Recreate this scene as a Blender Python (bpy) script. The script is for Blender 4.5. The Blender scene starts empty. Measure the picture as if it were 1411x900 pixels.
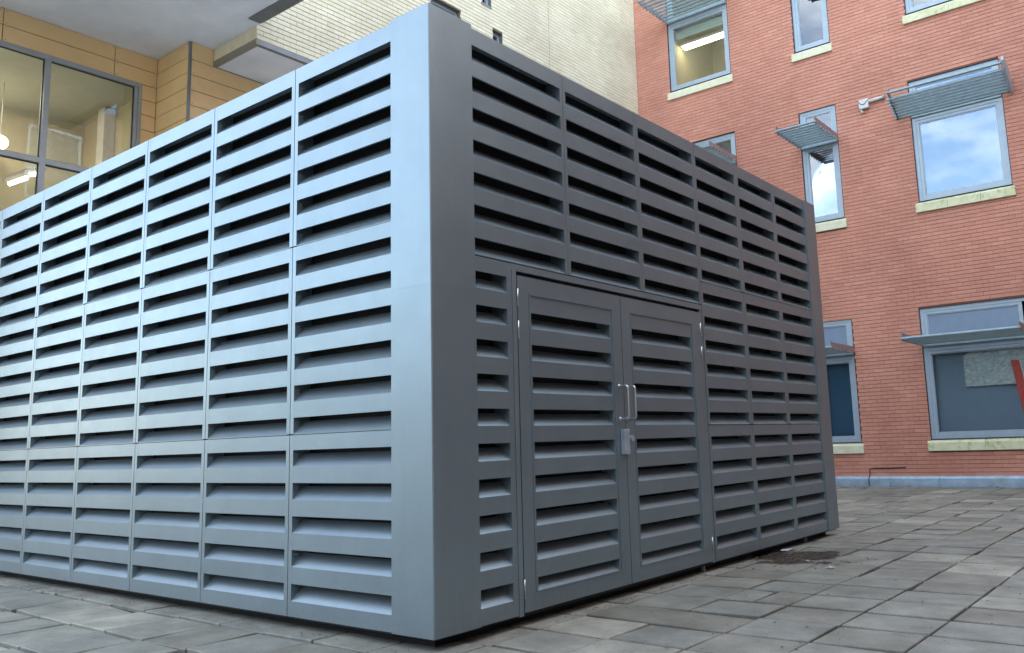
import bpy, bmesh, math, random
from mathutils import Vector, Matrix
random.seed(7)
S = bpy.context.scene
C = bpy.data.collections.new('courtyard'); S.collection.children.link(C)

# ------------------------------------------------------------------ camera
def cam_axes(yaw, pitch, roll):
    f = Vector((math.cos(pitch)*math.cos(yaw), math.cos(pitch)*math.sin(yaw), math.sin(pitch)))
    r = f.cross(Vector((0, 0, 1))).normalized(); d = f.cross(r)
    r2 = math.cos(roll)*r + math.sin(roll)*d; d2 = -math.sin(roll)*r + math.cos(roll)*d
    return r2, -d2, -f
R_ = math.radians
ax, ay, az = cam_axes(R_(127.12096), R_(8.65575), R_(1.94257))
cd = bpy.data.cameras.new('camera'); cam = bpy.data.objects.new('camera', cd); C.objects.link(cam)
m = Matrix((ax, ay, az)).transposed().to_4x4(); m.translation = (3.53815, -3.36189, 1.10253)
cam.matrix_world = m
cd.sensor_width = 36; cd.sensor_fit = 'HORIZONTAL'; cd.lens = 1172.599/1411*36
cd.shift_x = -0.05647; cd.shift_y = -0.01319; cd.clip_end = 600; cd.clip_start = 0.05
S.camera = cam

# ------------------------------------------------------------------ sky, sun, exposure
SUN_EL, SUN_AZ = R_(24), R_(143)          # azimuth measured from +X: behind the cream and the red building
w = bpy.data.worlds.new('World'); S.world = w; w.use_nodes = True
nt = w.node_tree; N = nt.nodes; Lk = nt.links
bg = N['Background']; bg.inputs['Strength'].default_value = 0.14
sky = N.new('ShaderNodeTexSky'); sky.sky_type = 'NISHITA'; sky.sun_disc = False
sky.sun_elevation = SUN_EL; sky.sun_rotation = math.pi/2 - SUN_AZ
sky.air_density = 1.0; sky.dust_density = 1.2; sky.ozone_density = 1.0
tc = N.new('ShaderNodeTexCoord')
mp = N.new('ShaderNodeMapping'); mp.inputs['Scale'].default_value = (1, 1, 2.6)
no = N.new('ShaderNodeTexNoise'); no.inputs['Scale'].default_value = 3.4; no.inputs['Detail'].default_value = 7; no.inputs['Roughness'].default_value = .55
rp = N.new('ShaderNodeValToRGB'); rp.color_ramp.elements[0].position = .44; rp.color_ramp.elements[1].position = .70
mx = N.new('ShaderNodeMixRGB'); mx.inputs[2].default_value = (7.5, 7.8, 8.0, 1)
Lk.new(tc.outputs['Generated'], mp.inputs['Vector']); Lk.new(mp.outputs[0], no.inputs['Vector'])
Lk.new(no.outputs['Fac'], rp.inputs['Fac']); Lk.new(rp.outputs['Color'], mx.inputs[0])
Lk.new(sky.outputs[0], mx.inputs[1]); Lk.new(mx.outputs[0], bg.inputs['Color'])
sd = bpy.data.lights.new('sun', 'SUN'); sd.energy = 2.0; sd.angle = R_(.5); sd.color = (1, .93, .83)
sun = bpy.data.objects.new('sun', sd); C.objects.link(sun)
sv = Vector((math.cos(SUN_EL)*math.cos(SUN_AZ), math.cos(SUN_EL)*math.sin(SUN_AZ), math.sin(SUN_EL)))
sun.rotation_euler = sv.to_track_quat('Z', 'Y').to_euler(); sun.location = (0, 0, 30)
S.view_settings.view_transform = 'Standard'; S.view_settings.look = 'None'
S.view_settings.exposure = 2.65; S.view_settings.gamma = 1; S.view_settings.use_curve_mapping = False

# ------------------------------------------------------------------ materials
def newmat(name):
    m = bpy.data.materials.new(name); m.use_nodes = True
    return m, m.node_tree.nodes, m.node_tree.links, m.node_tree.nodes['Principled BSDF']
def pos(n):
    g = n.new('ShaderNodeNewGeometry'); return g.outputs['Position']
def noise(n, l, scale, detail=4, rough=.6, vec=None, stretch=None):
    t = n.new('ShaderNodeTexNoise'); t.inputs['Scale'].default_value = scale
    t.inputs['Detail'].default_value = detail; t.inputs['Roughness'].default_value = rough
    v = vec or pos(n)
    if stretch:
        mpp = n.new('ShaderNodeMapping'); mpp.inputs['Scale'].default_value = stretch
        l.new(v, mpp.inputs['Vector']); v = mpp.outputs[0]
    l.new(v, t.inputs['Vector']); return t.outputs['Fac']
def ramp(n, l, fac, a, b, ca=(0, 0, 0, 1), cb=(1, 1, 1, 1)):
    r = n.new('ShaderNodeValToRGB'); r.color_ramp.elements[0].position = a; r.color_ramp.elements[1].position = b
    r.color_ramp.elements[0].color = ca; r.color_ramp.elements[1].color = cb
    l.new(fac, r.inputs['Fac']); return r.outputs['Color']
def mix(n, l, fac, a, b, mode='MIX'):
    x = n.new('ShaderNodeMixRGB'); x.blend_type = mode
    for i, v in ((0, fac), (1, a), (2, b)):
        if isinstance(v, (int, float)): x.inputs[i].default_value = v
        elif isinstance(v, tuple): x.inputs[i].default_value = v if len(v) == 4 else (*v, 1)
        else: l.new(v, x.inputs[i])
    return x.outputs[0]
def bump(n, l, b, h, strength, dist=.002):
    bb = n.new('ShaderNodeBump'); bb.inputs['Strength'].default_value = strength; bb.inputs['Distance'].default_value = dist
    l.new(h, bb.inputs['Height']); l.new(bb.outputs[0], b.inputs['Normal'])
def plain(name, col, rough=.5, metal=0, var=.12, nscale=6, bmp=0, bscale=200, spec=.5):
    m, n, l, b = newmat(name)
    f = noise(n, l, nscale, 5)
    lo = tuple(c*(1-var) for c in col); hi = tuple(min(1, c*(1+var)) for c in col)
    l.new(ramp(n, l, f, .3, .7, (*lo, 1), (*hi, 1)), b.inputs['Base Color'])
    b.inputs['Roughness'].default_value = rough; b.inputs['Metallic'].default_value = metal
    b.inputs['Specular IOR Level'].default_value = spec
    if bmp: bump(n, l, b, noise(n, l, bscale, 3), bmp)
    return m
def brickmat(name, cols, stain, moss=None):
    """per-brick tone from island + object random, fine grain, weather streaks"""
    m, n, l, b = newmat(name)
    g = n.new('ShaderNodeNewGeometry'); oi = n.new('ShaderNodeObjectInfo')
    ad = n.new('ShaderNodeMath'); ad.operation = 'ADD'; l.new(g.outputs['Random Per Island'], ad.inputs[0]); l.new(oi.outputs['Random'], ad.inputs[1])
    fr = n.new('ShaderNodeMath'); fr.operation = 'FRACT'; l.new(ad.outputs[0], fr.inputs[0])
    r = n.new('ShaderNodeValToRGB'); r.color_ramp.interpolation = 'LINEAR'
    e = r.color_ramp.elements; e[0].position = 0; e[0].color = (*cols[0], 1); e[1].position = 1; e[1].color = (*cols[-1], 1)
    for i, c in enumerate(cols[1:-1]):
        q = e.new((i+1)/(len(cols)-1)); q.color = (*c, 1)
    l.new(fr.outputs[0], r.inputs['Fac'])
    grain = ramp(n, l, noise(n, l, 90, 4), .3, .75, (.82, .82, .82, 1), (1.1, 1.1, 1.1, 1))
    c = mix(n, l, 1.0, r.outputs[0], grain, 'MULTIPLY')
    big = ramp(n, l, noise(n, l, .55, 5, .6), .35, .7, (.86, .84, .84, 1), (1.08, 1.08, 1.08, 1))
    c = mix(n, l, 1.0, c, big, 'MULTIPLY')
    st = ramp(n, l, noise(n, l, 1.3, 6, .65, stretch=(1, 1, .28)), .60, .78)
    c = mix(n, l, st, c, mix(n, l, 1.0, c, (*stain, 1), 'MULTIPLY'))
    l.new(c, b.inputs['Base Color']); b.inputs['Roughness'].default_value = .85
    bump(n, l, b, noise(n, l, 120, 4), .5, .003)
    return m
def glassmat(name, tint=(.9, .95, 1), ior=2.3, smudge=.02):
    m, n, l, b = newmat(name); n.remove(b)
    out = n['Material Output']
    tr = n.new('ShaderNodeBsdfTransparent'); tr.inputs[0].default_value = (*tint, 1)
    gl = n.new('ShaderNodeBsdfGlossy'); gl.inputs['Roughness'].default_value = smudge; gl.inputs['Color'].default_value = (.92, .96, 1, 1)
    fr = n.new('ShaderNodeFresnel'); fr.inputs['IOR'].default_value = ior
    mxs = n.new('ShaderNodeMixShader'); l.new(fr.outputs[0], mxs.inputs[0]); l.new(tr.outputs[0], mxs.inputs[1]); l.new(gl.outputs[0], mxs.inputs[2])
    bb = n.new('ShaderNodeBump'); bb.inputs['Strength'].default_value = .05; bb.inputs['Distance'].default_value = .01
    l.new(noise(n, l, 1.6, 2), bb.inputs['Height']); l.new(bb.outputs[0], gl.inputs['Normal']); 
    l.new(mxs.outputs[0], out.inputs['Surface'])
    return m
def glow(name, col, s):
    m, n, l, b = newmat(name)
    b.inputs['Base Color'].default_value = (*col, 1); b.inputs['Emission Color'].default_value = (*col, 1); b.inputs['Emission Strength'].default_value = s
    return m
def paintmat(name, col, rough, metal):
    m, n, l, b = newmat(name)
    big = noise(n, l, 2.2, 4); sm = noise(n, l, 260, 2)
    c = ramp(n, l, big, .3, .7, (*[v*.94 for v in col], 1), (*[v*1.05 for v in col], 1))
    dust = ramp(n, l, noise(n, l, 9, 6, .7, stretch=(1, 1, .35)), .62, .85)
    c = mix(n, l, dust, c, mix(n, l, .25, c, (.4, .4, .4, 1)))
    l.new(c, b.inputs['Base Color']); b.inputs['Metallic'].default_value = metal
    rr = ramp(n, l, noise(n, l, 5, 5), .3, .7, (rough*.93,)*3+(1,), (min(1, rough*1.08),)*3+(1,))
    l.new(rr, b.inputs['Roughness'])
    oi = n.new('ShaderNodeObjectInfo')
    c2 = ramp(n, l, oi.outputs['Random'], 0, 1, (.955, .955, .955, 1), (1.03, 1.03, 1.03, 1))
    low = n.new('ShaderNodeSeparateXYZ'); l.new(pos(n), low.inputs[0])
    splash = ramp(n, l, low.outputs['Z'], .05, .55, (1, 1, 1, 1), (0, 0, 0, 1))     # mud splash near the paving
    sm2 = mix(n, l, 1.0, splash, ramp(n, l, noise(n, l, 30, 6, .75), .45, .75), 'MULTIPLY')
    streak = ramp(n, l, noise(n, l, 11, 5, .6, stretch=(1, 1, .06)), .52, .80, (1, 1, 1, 1), (.95, .955, .95, 1))
    c = mix(n, l, 1.0, mix(n, l, 1.0, c, c2, 'MULTIPLY'), streak, 'MULTIPLY')
    c = mix(n, l, mix(n, l, 1.0, sm2, (.35, .35, .35, 1), 'MULTIPLY'), c, (.20, .18, .15, 1))
    l.new(c, b.inputs['Base Color'])
    bump(n, l, b, mix(n, l, .35, noise(n, l, 1.7, 3), sm), .22, .004)
    return m
M = dict(
    paint=paintmat('satin_grey_paint', (.238, .298, .328), .35, .60),
    dark_fill=plain('dark_shade_fill', (.012, .012, .014), .7),  # near-black, puts shade into the colour behind slots and door gaps
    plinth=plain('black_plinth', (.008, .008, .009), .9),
    red=brickmat('red_brick', [(.59, .262, .18), (.63, .29, .20), (.605, .273, .188), (.66, .315, .222), (.575, .252, .172)], (.80, .76, .76)),
    wing=brickmat('brown_brick', [(.24, .15, .12), (.29, .19, .15), (.21, .14, .12)], (.8, .8, .8)),
    red_mortar=plain('red_mortar', (.20, .08, .058), .9, bmp=.4),
    cream=brickmat('cream_brick', [(.78, .725, .50), (.84, .78, .56), (.80, .745, .52), (.86, .81, .60), (.77, .71, .48)], (.8, .8, .76)),
    cream_mortar=plain('cream_mortar', (.16, .145, .105), .9, bmp=.4),
    clad=plain('ochre_cladding', (.78, .53, .245), .55, var=.07, nscale=1.5),
    clad_back=plain('cladding_joint', (.06, .03, .015), .9),
    soffit=plain('soffit_board', (.74, .74, .73), .8, var=.12, nscale=1.2),
    fascia=plain('fascia_render', (.72, .63, .44), .8, var=.08),
    trim_olive=plain('olive_trim', (.24, .22, .16), .6),
    trim=plain('grey_trim', (.20, .21, .22), .45, .3),
    gutter=plain('gutter_grey', (.14, .15, .15), .5),
    frame=plain('window_frame_grey', (.36, .44, .50), .4, .1, var=.06),
    frame_dark=plain('window_frame_dark', (.34, .36, .36), .4, .2, var=.06),
    gasket=plain('gasket', (.02, .022, .025), .6),
    glass=glassmat('window_glass'),
    glass_low=glassmat('window_glass_low', (.95, .97, .95), 1.42, .01),
    steel=plain('stainless_steel', (.6, .6, .6), .28, 1, var=.04),
    galv=plain('galvanised_steel', (.42, .50, .56), .45, .5, var=.2, nscale=12),
    shade=plain('sunshade_metal', (.28, .37, .40), .45, .35, var=.16, nscale=9),
    shade_arm=plain('sunshade_arm', (.30, .25, .25), .5, .2, var=.12),
    inner=plain('inner_wall', (.60, .55, .40), .9, var=.04),
    inner_ceil=plain('inner_ceiling', (.52, .50, .40), .9, var=.05),
    inner_sky_tint=plain('inner_mirrored_sky', (.45, .72, .78), .9, var=.05),  # cyan stands in for sky mirrored in the narrow top window
    inner_dark=plain('inner_dark', (.05, .07, .09), .9),
    blind_deep=plain('deep_blue_blind', (.045, .13, .23), .8, var=.05),
    blind=plain('blue_grey_blind', (.22, .29, .38), .8, var=.05),
    blind_pale=plain('pale_blind', (.42, .48, .45), .8, var=.05),
    lead=plain('lead_flashing', (.36, .47, .56), .5, .25, var=.22, nscale=5),
    box=plain('box_plastic', (.62, .64, .62), .5, var=.08),
    cable=plain('dark_cable', (.03, .035, .05), .6),
    redboard=plain('red_board', (.60, .07, .05), .5, var=.25, nscale=14),
    white=plain('white_board', (.75, .75, .75), .5),
    paper=plain('paper', (.72, .74, .75), .8),
    leaf=plain('dead_leaf', (.10, .06, .035), .9, var=.5, nscale=40),
    lamp=glow('ceiling_lamp', (1, .90, .66), 2.2),
    lamp_white=glow('white_panel_lamp', (.95, 1, 1), 2.6),
    ext=plain('far_render', (.30, .30, .29), .9),
    far_grey=plain('grey_render', (.22, .25, .29), .9), pane_dark=plain('dark_glazing', (.03, .04, .05), .08),
)
# sills: pale concrete with green algae
m, n, l, b = newmat('sill_concrete')
c = ramp(n, l, noise(n, l, 4, 5), .3, .7, (.60, .60, .36, 1), (.76, .75, .52, 1))
al = ramp(n, l, noise(n, l, 7, 6, .7), .53, .68)
c = mix(n, l, al, c, (.34, .44, .16, 1))
dk = ramp(n, l, noise(n, l, 22, 5, .7), .63, .72)
c = mix(n, l, dk, c, (.12, .14, .08, 1)); l.new(c, b.inputs['Base Color']); b.inputs['Roughness'].default_value = .9
bump(n, l, b, noise(n, l, 60, 4), .5, .004); M['sill'] = m
m, n, l, b = newmat('sill_clean')
c = ramp(n, l, noise(n, l, 6, 5), .3, .75, (.64, .63, .42, 1), (.77, .76, .58, 1))
c = mix(n, l, ramp(n, l, noise(n, l, 5, 6, .7, stretch=(1, 1, .4)), .6, .8), c, (.42, .46, .30, 1))
l.new(c, b.inputs['Base Color']); b.inputs['Roughness'].default_value = .9; M['sill2'] = m
# paving
m, n, l, b = newmat('paving_concrete')
g = n.new('ShaderNodeNewGeometry'); oi = n.new('ShaderNodeObjectInfo')
ad = n.new('ShaderNodeMath'); ad.operation = 'ADD'; l.new(g.outputs['Random Per Island'], ad.inputs[0]); l.new(oi.outputs['Random'], ad.inputs[1])
fr = n.new('ShaderNodeMath'); fr.operation = 'FRACT'; l.new(ad.outputs[0], fr.inputs[0])
r = n.new('ShaderNodeValToRGB'); e = r.color_ramp.elements
e[0].color = (.225, .212, .172, 1); e[1].color = (.36, .34, .272, 1)
for p_, cc in ((.3, (.29, .28, .235)), (.6, (.25, .252, .218)), (.9, (.315, .303, .25)), (.96, (.42, .40, .33))): q = e.new(p_); q.color = (*cc, 1)
l.new(fr.outputs[0], r.inputs['Fac'])
c = mix(n, l, 1.0, r.outputs[0], ramp(n, l, noise(n, l, 70, 5, .7), .25, .8, (.72, .72, .72, 1), (1.25, 1.25, 1.25, 1)), 'MULTIPLY')
c = mix(n, l, 1.0, c, ramp(n, l, noise(n, l, 3.1, 6, .65), .3, .72, (.56, .56, .54, 1), (1.10, 1.10, 1.09, 1)), 'MULTIPLY')
dirt = ramp(n, l, noise(n, l, 1.1, 7, .7), .50, .70)
c = mix(n, l, dirt, c, mix(n, l, .5, c, (.085, .08, .06, 1)))
sp = ramp(n, l, noise(n, l, 26, 6, .75), .66, .72)
c = mix(n, l, sp, c, (.06, .058, .05, 1))
# damp, brown stain beside the container foot
vd = n.new('ShaderNodeVectorMath'); vd.operation = 'DISTANCE'; l.new(pos(n), vd.inputs[0]); vd.inputs[1].default_value = (.25, 4.25, 0)
ns = n.new('ShaderNodeMath'); ns.operation = 'MULTIPLY_ADD'; l.new(noise(n, l, 3.2, 5), ns.inputs[0]); ns.inputs[1].default_value = 1.5; l.new(vd.outputs['Value'], ns.inputs[2])
hf = n.new('ShaderNodeMath'); hf.operation = 'MULTIPLY'; hf.inputs[1].default_value = .5; l.new(ns.outputs[0], hf.inputs[0])
wet = ramp(n, l, hf.outputs[0], .55, .61, (1, 1, 1, 1), (0, 0, 0, 1))
c = mix(n, l, wet, c, mix(n, l, .82, c, (.030, .024, .016, 1)))
l.new(c, b.inputs['Base Color'])
rr = mix(n, l, wet, ramp(n, l, noise(n, l, 2.3, 5), .35, .7, (.62, .62, .62, 1), (.85, .85, .85, 1)), (.25, .25, .25, 1)); l.new(rr, b.inputs['Roughness'])
bump(n, l, b, mix(n, l, .5, noise(n, l, 150, 4), noise(n, l, 18, 5)), .55, .004); M['slab'] = m
m, n, l, b = newmat('joint_soil')
c = ramp(n, l, noise(n, l, 9, 6, .7), .35, .7, (.012, .011, .009, 1), (.032, .034, .018, 1)); l.new(c, b.inputs['Base Color'])
b.inputs['Roughness'].default_value = .95; bump(n, l, b, noise(n, l, 80, 4), .8, .006); M['soil'] = m
# crinkled plastic
m, n, l, b = newmat('crinkled_plastic')
c = ramp(n, l, noise(n, l, 14, 6, .7, stretch=(1, 1, 1.6)), .3, .7, (.34, .40, .43, 1), (.82, .86, .86, 1)); l.new(c, b.inputs['Base Color'])
b.inputs['Roughness'].default_value = .35; bump(n, l, b, noise(n, l, 16, 6, .7), 1, .03); M['plastic'] = m

# ------------------------------------------------------------------ mesh helpers
def box(bm, x0, x1, y0, y1, z0, z1, skip=()):
    v = [bm.verts.new(p) for p in ((x0, y0, z0), (x1, y0, z0), (x1, y1, z0), (x0, y1, z0), (x0, y0, z1), (x1, y0, z1), (x1, y1, z1), (x0, y1, z1))]
    F = {'z-': (0, 3, 2, 1), 'z+': (4, 5, 6, 7), 'y-': (0, 1, 5, 4), 'y+': (2, 3, 7, 6), 'x-': (0, 4, 7, 3), 'x+': (1, 2, 6, 5)}
    for k, f in F.items():
        if k not in skip: bm.faces.new([v[i] for i in f])
def bevel(bm, w, seg=1):
    bmesh.ops.bevel(bm, geom=bm.edges[:], offset=w, segments=seg, affect='EDGES', profile=.5)
def prism(bm, pts, axis, a, b):
    """extrude a closed 2D outline (list of (p,q)) along axis from a to b"""
    def P(p, q, t): return {'x': (t, p, q), 'y': (p, t, q), 'z': (p, q, t)}[axis]
    A = [bm.verts.new(P(p, q, a)) for p, q in pts]; B = [bm.verts.new(P(p, q, b)) for p, q in pts]
    k = len(pts)
    for i in range(k): bm.faces.new((A[i], A[(i+1) % k], B[(i+1) % k], B[i]))
    bm.faces.new(A[::-1]); bm.faces.new(B)
def tube(bm, pts, r, seg=8):
    pts = [Vector(p) for p in pts]; rings = []
    for i, p in enumerate(pts):
        t = (pts[min(i+1, len(pts)-1)] - pts[max(i-1, 0)]).normalized()
        u = t.orthogonal().normalized() if i == 0 else (u0 - t*u0.dot(t)).normalized()
        u0 = u; v = t.cross(u)
        rings.append([bm.verts.new(p + r*(math.cos(2*math.pi*k/seg)*u + math.sin(2*math.pi*k/seg)*v)) for k in range(seg)])
    for a, b_ in zip(rings, rings[1:]):
        for k in range(seg): bm.faces.new((a[k], a[(k+1) % seg], b_[(k+1) % seg], b_[k]))
    bm.faces.new(rings[0][::-1]); bm.faces.new(rings[-1])
def mesh_of(name, bm, mat):
    bmesh.ops.recalc_face_normals(bm, faces=bm.faces[:])
    me = bpy.data.meshes.new(name); bm.to_mesh(me); bm.free()
    me.materials.append(M[mat] if isinstance(mat, str) else mat); return me
WL = {}
def link(o, parent=None, loc=(0, 0, 0)):
    C.objects.link(o); o.location = loc
    if parent:
        o.parent = parent; o.matrix_parent_inverse = Matrix.Translation(-Vector(parent['_w']))
    o['_w'] = tuple(loc)
    return o
def obj(name, bm, mat, parent=None, smooth=False):
    """mesh given in world coordinates; the object's origin is moved to the mesh's base"""
    xs = [v.co.x for v in bm.verts]; ys = [v.co.y for v in bm.verts]; zs = [v.co.z for v in bm.verts]
    c = Vector(((min(xs)+max(xs))/2, (min(ys)+max(ys))/2, min(zs)))
    for v in bm.verts: v.co -= c
    me = mesh_of(name, bm, mat)
    if smooth:
        for p in me.polygons: p.use_smooth = True
    return link(bpy.data.objects.new(name, me), parent, c)
def inst(name, me, parent, loc):
    return link(bpy.data.objects.new(name, me), parent, loc)
def thing(name, label, cat, loc, group=None, kind=None):
    o = bpy.data.objects.new(name, None); o.empty_display_size = .2; link(o, None, loc)
    tag(o, label, cat, group, kind); return o
def tag(o, label=None, cat=None, group=None, kind=None):
    if label: o['label'] = label
    if cat: o['category'] = cat
    if group: o['group'] = group
    if kind: o['kind'] = kind
    return o
def B(*a, **k):
    bm = bmesh.new(); box(bm, *a, **k); return bm
def Bv(w, *a):
    bm = bmesh.new(); box(bm, *a); bevel(bm, w); return bm

# ------------------------------------------------------------------ ground
bm = bmesh.new()
vs = [bm.verts.new(p) for p in ((-150, -150, -.026), (150, -150, -.026), (150, 150, -.026), (-150, 150, -.026))]; bm.faces.new(vs)
gr = obj('ground', bm, 'soil'); tag(gr, kind='structure')

pav = bpy.data.objects.new('pavement', None); link(pav, None, (0, 0, 0)); tag(pav, kind='structure')
yl = [-.16, .29, .74, 1.20, 1.66, 2.10, 2.55, 2.98, 3.42, 3.92, 4.45]
while yl[0] > -7: yl.insert(0, yl[0]-.5)
while yl[-1] < 14.3: yl.append(yl[-1]+.5)
yl[-1] = 14.5
CAM = Vector((3.54, -3.36, 1.10))
fwd = -az
def depth_px(p, size):
    v = Vector(p) - CAM; d = v.dot(fwd)
    if d < .3: return None
    px = 785+1172.6*v.dot(ax)/d; py = 431-1172.6*v.dot(ay)/d
    return px, py, d
slabs = []
for j in range(len(yl)-1):
    y0, y1 = yl[j], yl[j+1]; i = -20
    while i < 20:
        wdt = 1
        if random.random() < .05 and y0 > .5: wdt = 2
        x0 = .12+.5*i + random.uniform(-.006, .006); x1 = .12+.5*(i+wdt); i += wdt
        if x1 > 7.5: continue
        if x1 < -9.7: continue
        parts_ = [(x0, x1, y0, y1)]
        if wdt == 1 and random.random() < .035: parts_ = [(x0, (x0+x1)/2, y0, y1), ((x0+x1)/2, x1, y0, y1)]
        slabs += parts_
info = []
for s in slabs:
    x0, x1, y0, y1 = s; cx_, cy_ = (x0+x1)/2, (y0+y1)/2
    under = cx_ < -.15 and .1 < cy_ < 6.0
    r_ = depth_px((cx_, cy_, 0), 1)
    vis = r_ and -60 < r_[0] < 1470 and 600 < r_[1] < 960 and not under
    info.append((0 if vis else 1, (Vector((cx_, cy_, 0))-CAM).length, s))
info.sort(key=lambda t: (t[0], t[1]))
def slab_geo(bm, s, rnd):
    x0, x1, y0, y1 = s; g = .006; gy = .016
    a = rnd.uniform(-.003, .003); tx, ty = rnd.uniform(-.004, .004), rnd.uniform(-.004, .004); c_ = .004
    cx_, cy_ = (x0+x1)/2, (y0+y1)/2
    X0, X1, Y0, Y1 = x0+g+rnd.uniform(0, .004), x1-g-rnd.uniform(0, .004), y0+gy+rnd.uniform(0, .005), y1-gy-rnd.uniform(0, .005)
    def z(x, y): return a+tx*(x-cx_)/.25+ty*(y-cy_)/.25
    lo = [(X0, Y0), (X1, Y0), (X1, Y1), (X0, Y1)]
    hi = [(X0+c_, Y0+c_), (X1-c_, Y0+c_), (X1-c_, Y1-c_), (X0+c_, Y1-c_)]
    # a few knocked corners
    k = rnd.randrange(4)
    if rnd.random() < .25:
        q = rnd.uniform(.01, .035); hi[k] = (hi[k][0]+(q if k in (0, 3) else -q), hi[k][1]+(q if k < 2 else -q))
        q *= .7; lo[k] = (lo[k][0]+(q if k in (0, 3) else -q), lo[k][1]+(q if k < 2 else -q))
    vb = [bm.verts.new((x, y, -.04)) for x, y in lo]; vm = [bm.verts.new((x, y, z(x, y)-.005)) for x, y in lo]
    vt = [bm.verts.new((x, y, z(x, y))) for x, y in hi]
    for i in range(4):
        j = (i+1) % 4
        bm.faces.new((vb[i], vb[j], vm[j], vm[i])); bm.faces.new((vm[i], vm[j], vt[j], vt[i]))
    bm.faces.new(vt)
rnd = random.Random(3)
bmr = bmesh.new()
for k, (_, _, s) in enumerate(info):
    if k < 300:
        bm = bmesh.new(); slab_geo(bm, s, rnd); obj('paving_slab', bm, 'slab', pav)
    else: slab_geo(bmr, s, rnd)
tag(obj('paving_slab_field', bmr, 'slab', pav), kind='stuff')

# ------------------------------------------------------------------ louvred enclosure
P_ = .21; Z0 = 3.634; SLOT = .103; TOP = 3.752; BOT = .07; FACE = P_-SLOT
enc = thing('louvred_enclosure', 'large grey metal louvred plant enclosure with double doors standing on the paving', 'plant enclosure', (0, 0, 0))
LX = -8.70; RY = 6.132
SEAM = [TOP, 2.474, 1.214, BOT]               # left face: slots 0-5, 6-11, 12-16
# local frame: u along the face, d depth inward, z up.   side 'L': x=-u, y=d ; side 'R': y=u, x=-d
def P3(side, u, d, z): return (-u, d, z) if side == 'L' else (-d, u, z)
def fbox(bm, side, u0, u1, d0, d1, z0, z1):
    a = P3(side, u0, d0, z0); b_ = P3(side, u1, d1, z1)
    box(bm, min(a[0], b_[0]), max(a[0], b_[0]), min(a[1], b_[1]), max(a[1], b_[1]), z0, z1)
T = .0025; DS = .083
def blade_profile(z0, z1):
    """front face z0..z1, then the sheet turns in and up at 45 degrees; hooked lower edge"""
    return [(0, z0), (0, z1-.002), (.002, z1), (DS, z1+DS-.004), (DS, z1+DS-.008), (.004, z1-.006), (T, z1-.008), (T, z0+T), (.014, z0+T), (.014, z0)]
def blade(side, u0, u1, z0, z1, parent, d=0, me_cache={}):
    key = (side, round(u1-u0, 4), round(z1-z0, 4))
    if key not in me_cache:
        bm = bmesh.new(); w_ = (u1-u0)/2
        A = [bm.verts.new(P3(side, -w_, p, q-z0)) for p, q in blade_profile(z0, z1)]
        Bq = [bm.verts.new(P3(side, w_, p, q-z0)) for p, q in blade_profile(z0, z1)]
        k = len(A)
        for i in range(k): bm.faces.new((A[i], A[(i+1) % k], Bq[(i+1) % k], Bq[i]))
        bm.faces.new(A[::-1]); bm.faces.new(Bq)
        me_cache[key] = mesh_of('louvre_blade', bm, 'paint')
    return inst('louvre_blade', me_cache[key], parent, P3(side, (u0+u1)/2, d, z0))
def panel(side, u0, u1, s0, s1, ztop, zbot, k0, k1, d=0, name='louvre_panel', shut=False):
    """u0..u1 panel, s0..s1 slot extent, slots k0..k1"""
    g = .0012; gz = .004
    pn = bpy.data.objects.new(name, None); pn.empty_display_size = .1
    link(pn, enc, P3(side, (u0+u1)/2, d, zbot))
    for en, a, b_ in ((0, u0+g, s0), (1, s1, u1-g)):                  # folded stile: face, deep return in the slots, short return in the joint
        if b_-a < .012: b_, a = (s0, s0-.003) if en == 0 else (s1+.003, s1)
        di, do = (.13, .05) if en == 0 else (.05, .13)
        t = .0025
        if b_-a > .006: pr = [(a, d), (b_, d), (b_, d+di), (b_-t, d+di), (b_-t, d+t), (a+t, d+t), (a+t, d+do), (a, d+do)]
        else: pr = [(a, d), (b_, d), (b_, d+.13), (a, d+.13)]
        bm = bmesh.new(); pts = [P3(side, u, q_, 0)[:2] for u, q_ in pr]
        prism(bm, pts, 'z', zbot+gz, ztop-gz); obj('stile', bm, 'paint', pn)
    # blades: the one above slot k0 fills up to the panel top
    zt = Z0-k0*P_
    bmt = bmesh.new(); fbox(bmt, side, s0, s1, d+.0004, d+.003, zt, ztop-gz); obj('louvre_blade', bmt, 'paint', pn)
    for k in range(k0, k1):
        z1 = Z0-k*P_-SLOT; blade(side, s0, s1, z1-FACE, z1, pn, d+.0004)
    zb = Z0-k1*P_-SLOT
    if zb-zbot > .03: blade(side, s0, s1, zbot+gz, zb, pn, d+.0004)
    else: blade(side, s0, s1, zbot+gz, zb+.001, pn, d+.0004)
    # fixing screws high inside the left end of each slot
    return pn
def screws(side, s, k0, k1, pn, d=0):
    bm = bmesh.new()
    for k in range(k0, k1+1):
        z = Z0-k*P_-.028; y = d+.035
        a = P3(side, s-.004, y, z)
        box(bm, a[0]-.004, a[0]+.004, a[1]-.004, a[1]+.004, z-.004, z+.004)
    tag(obj('screw_heads', bm, 'steel', pn), kind='stuff')
cols = [(.344+1.035*i, 1.302+1.035*i) for i in range(8)]
for i, (s0, s1) in enumerate(cols):
    u0 = .308 if i == 0 else s0-.0365; u1 = s1+.0365
    if i == 0: u0 = .3435
    for (zt, zb, k0, k1) in ((SEAM[0], SEAM[1], 0, 5), (SEAM[1], SEAM[2], 6, 11), (SEAM[2], SEAM[3], 12, 16)):
        pn = panel('L', u0, u1, s0, s1, zt, zb, k0, k1)
        if i < 6: screws('L', s1-.004, k0, k1, pn)
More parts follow.
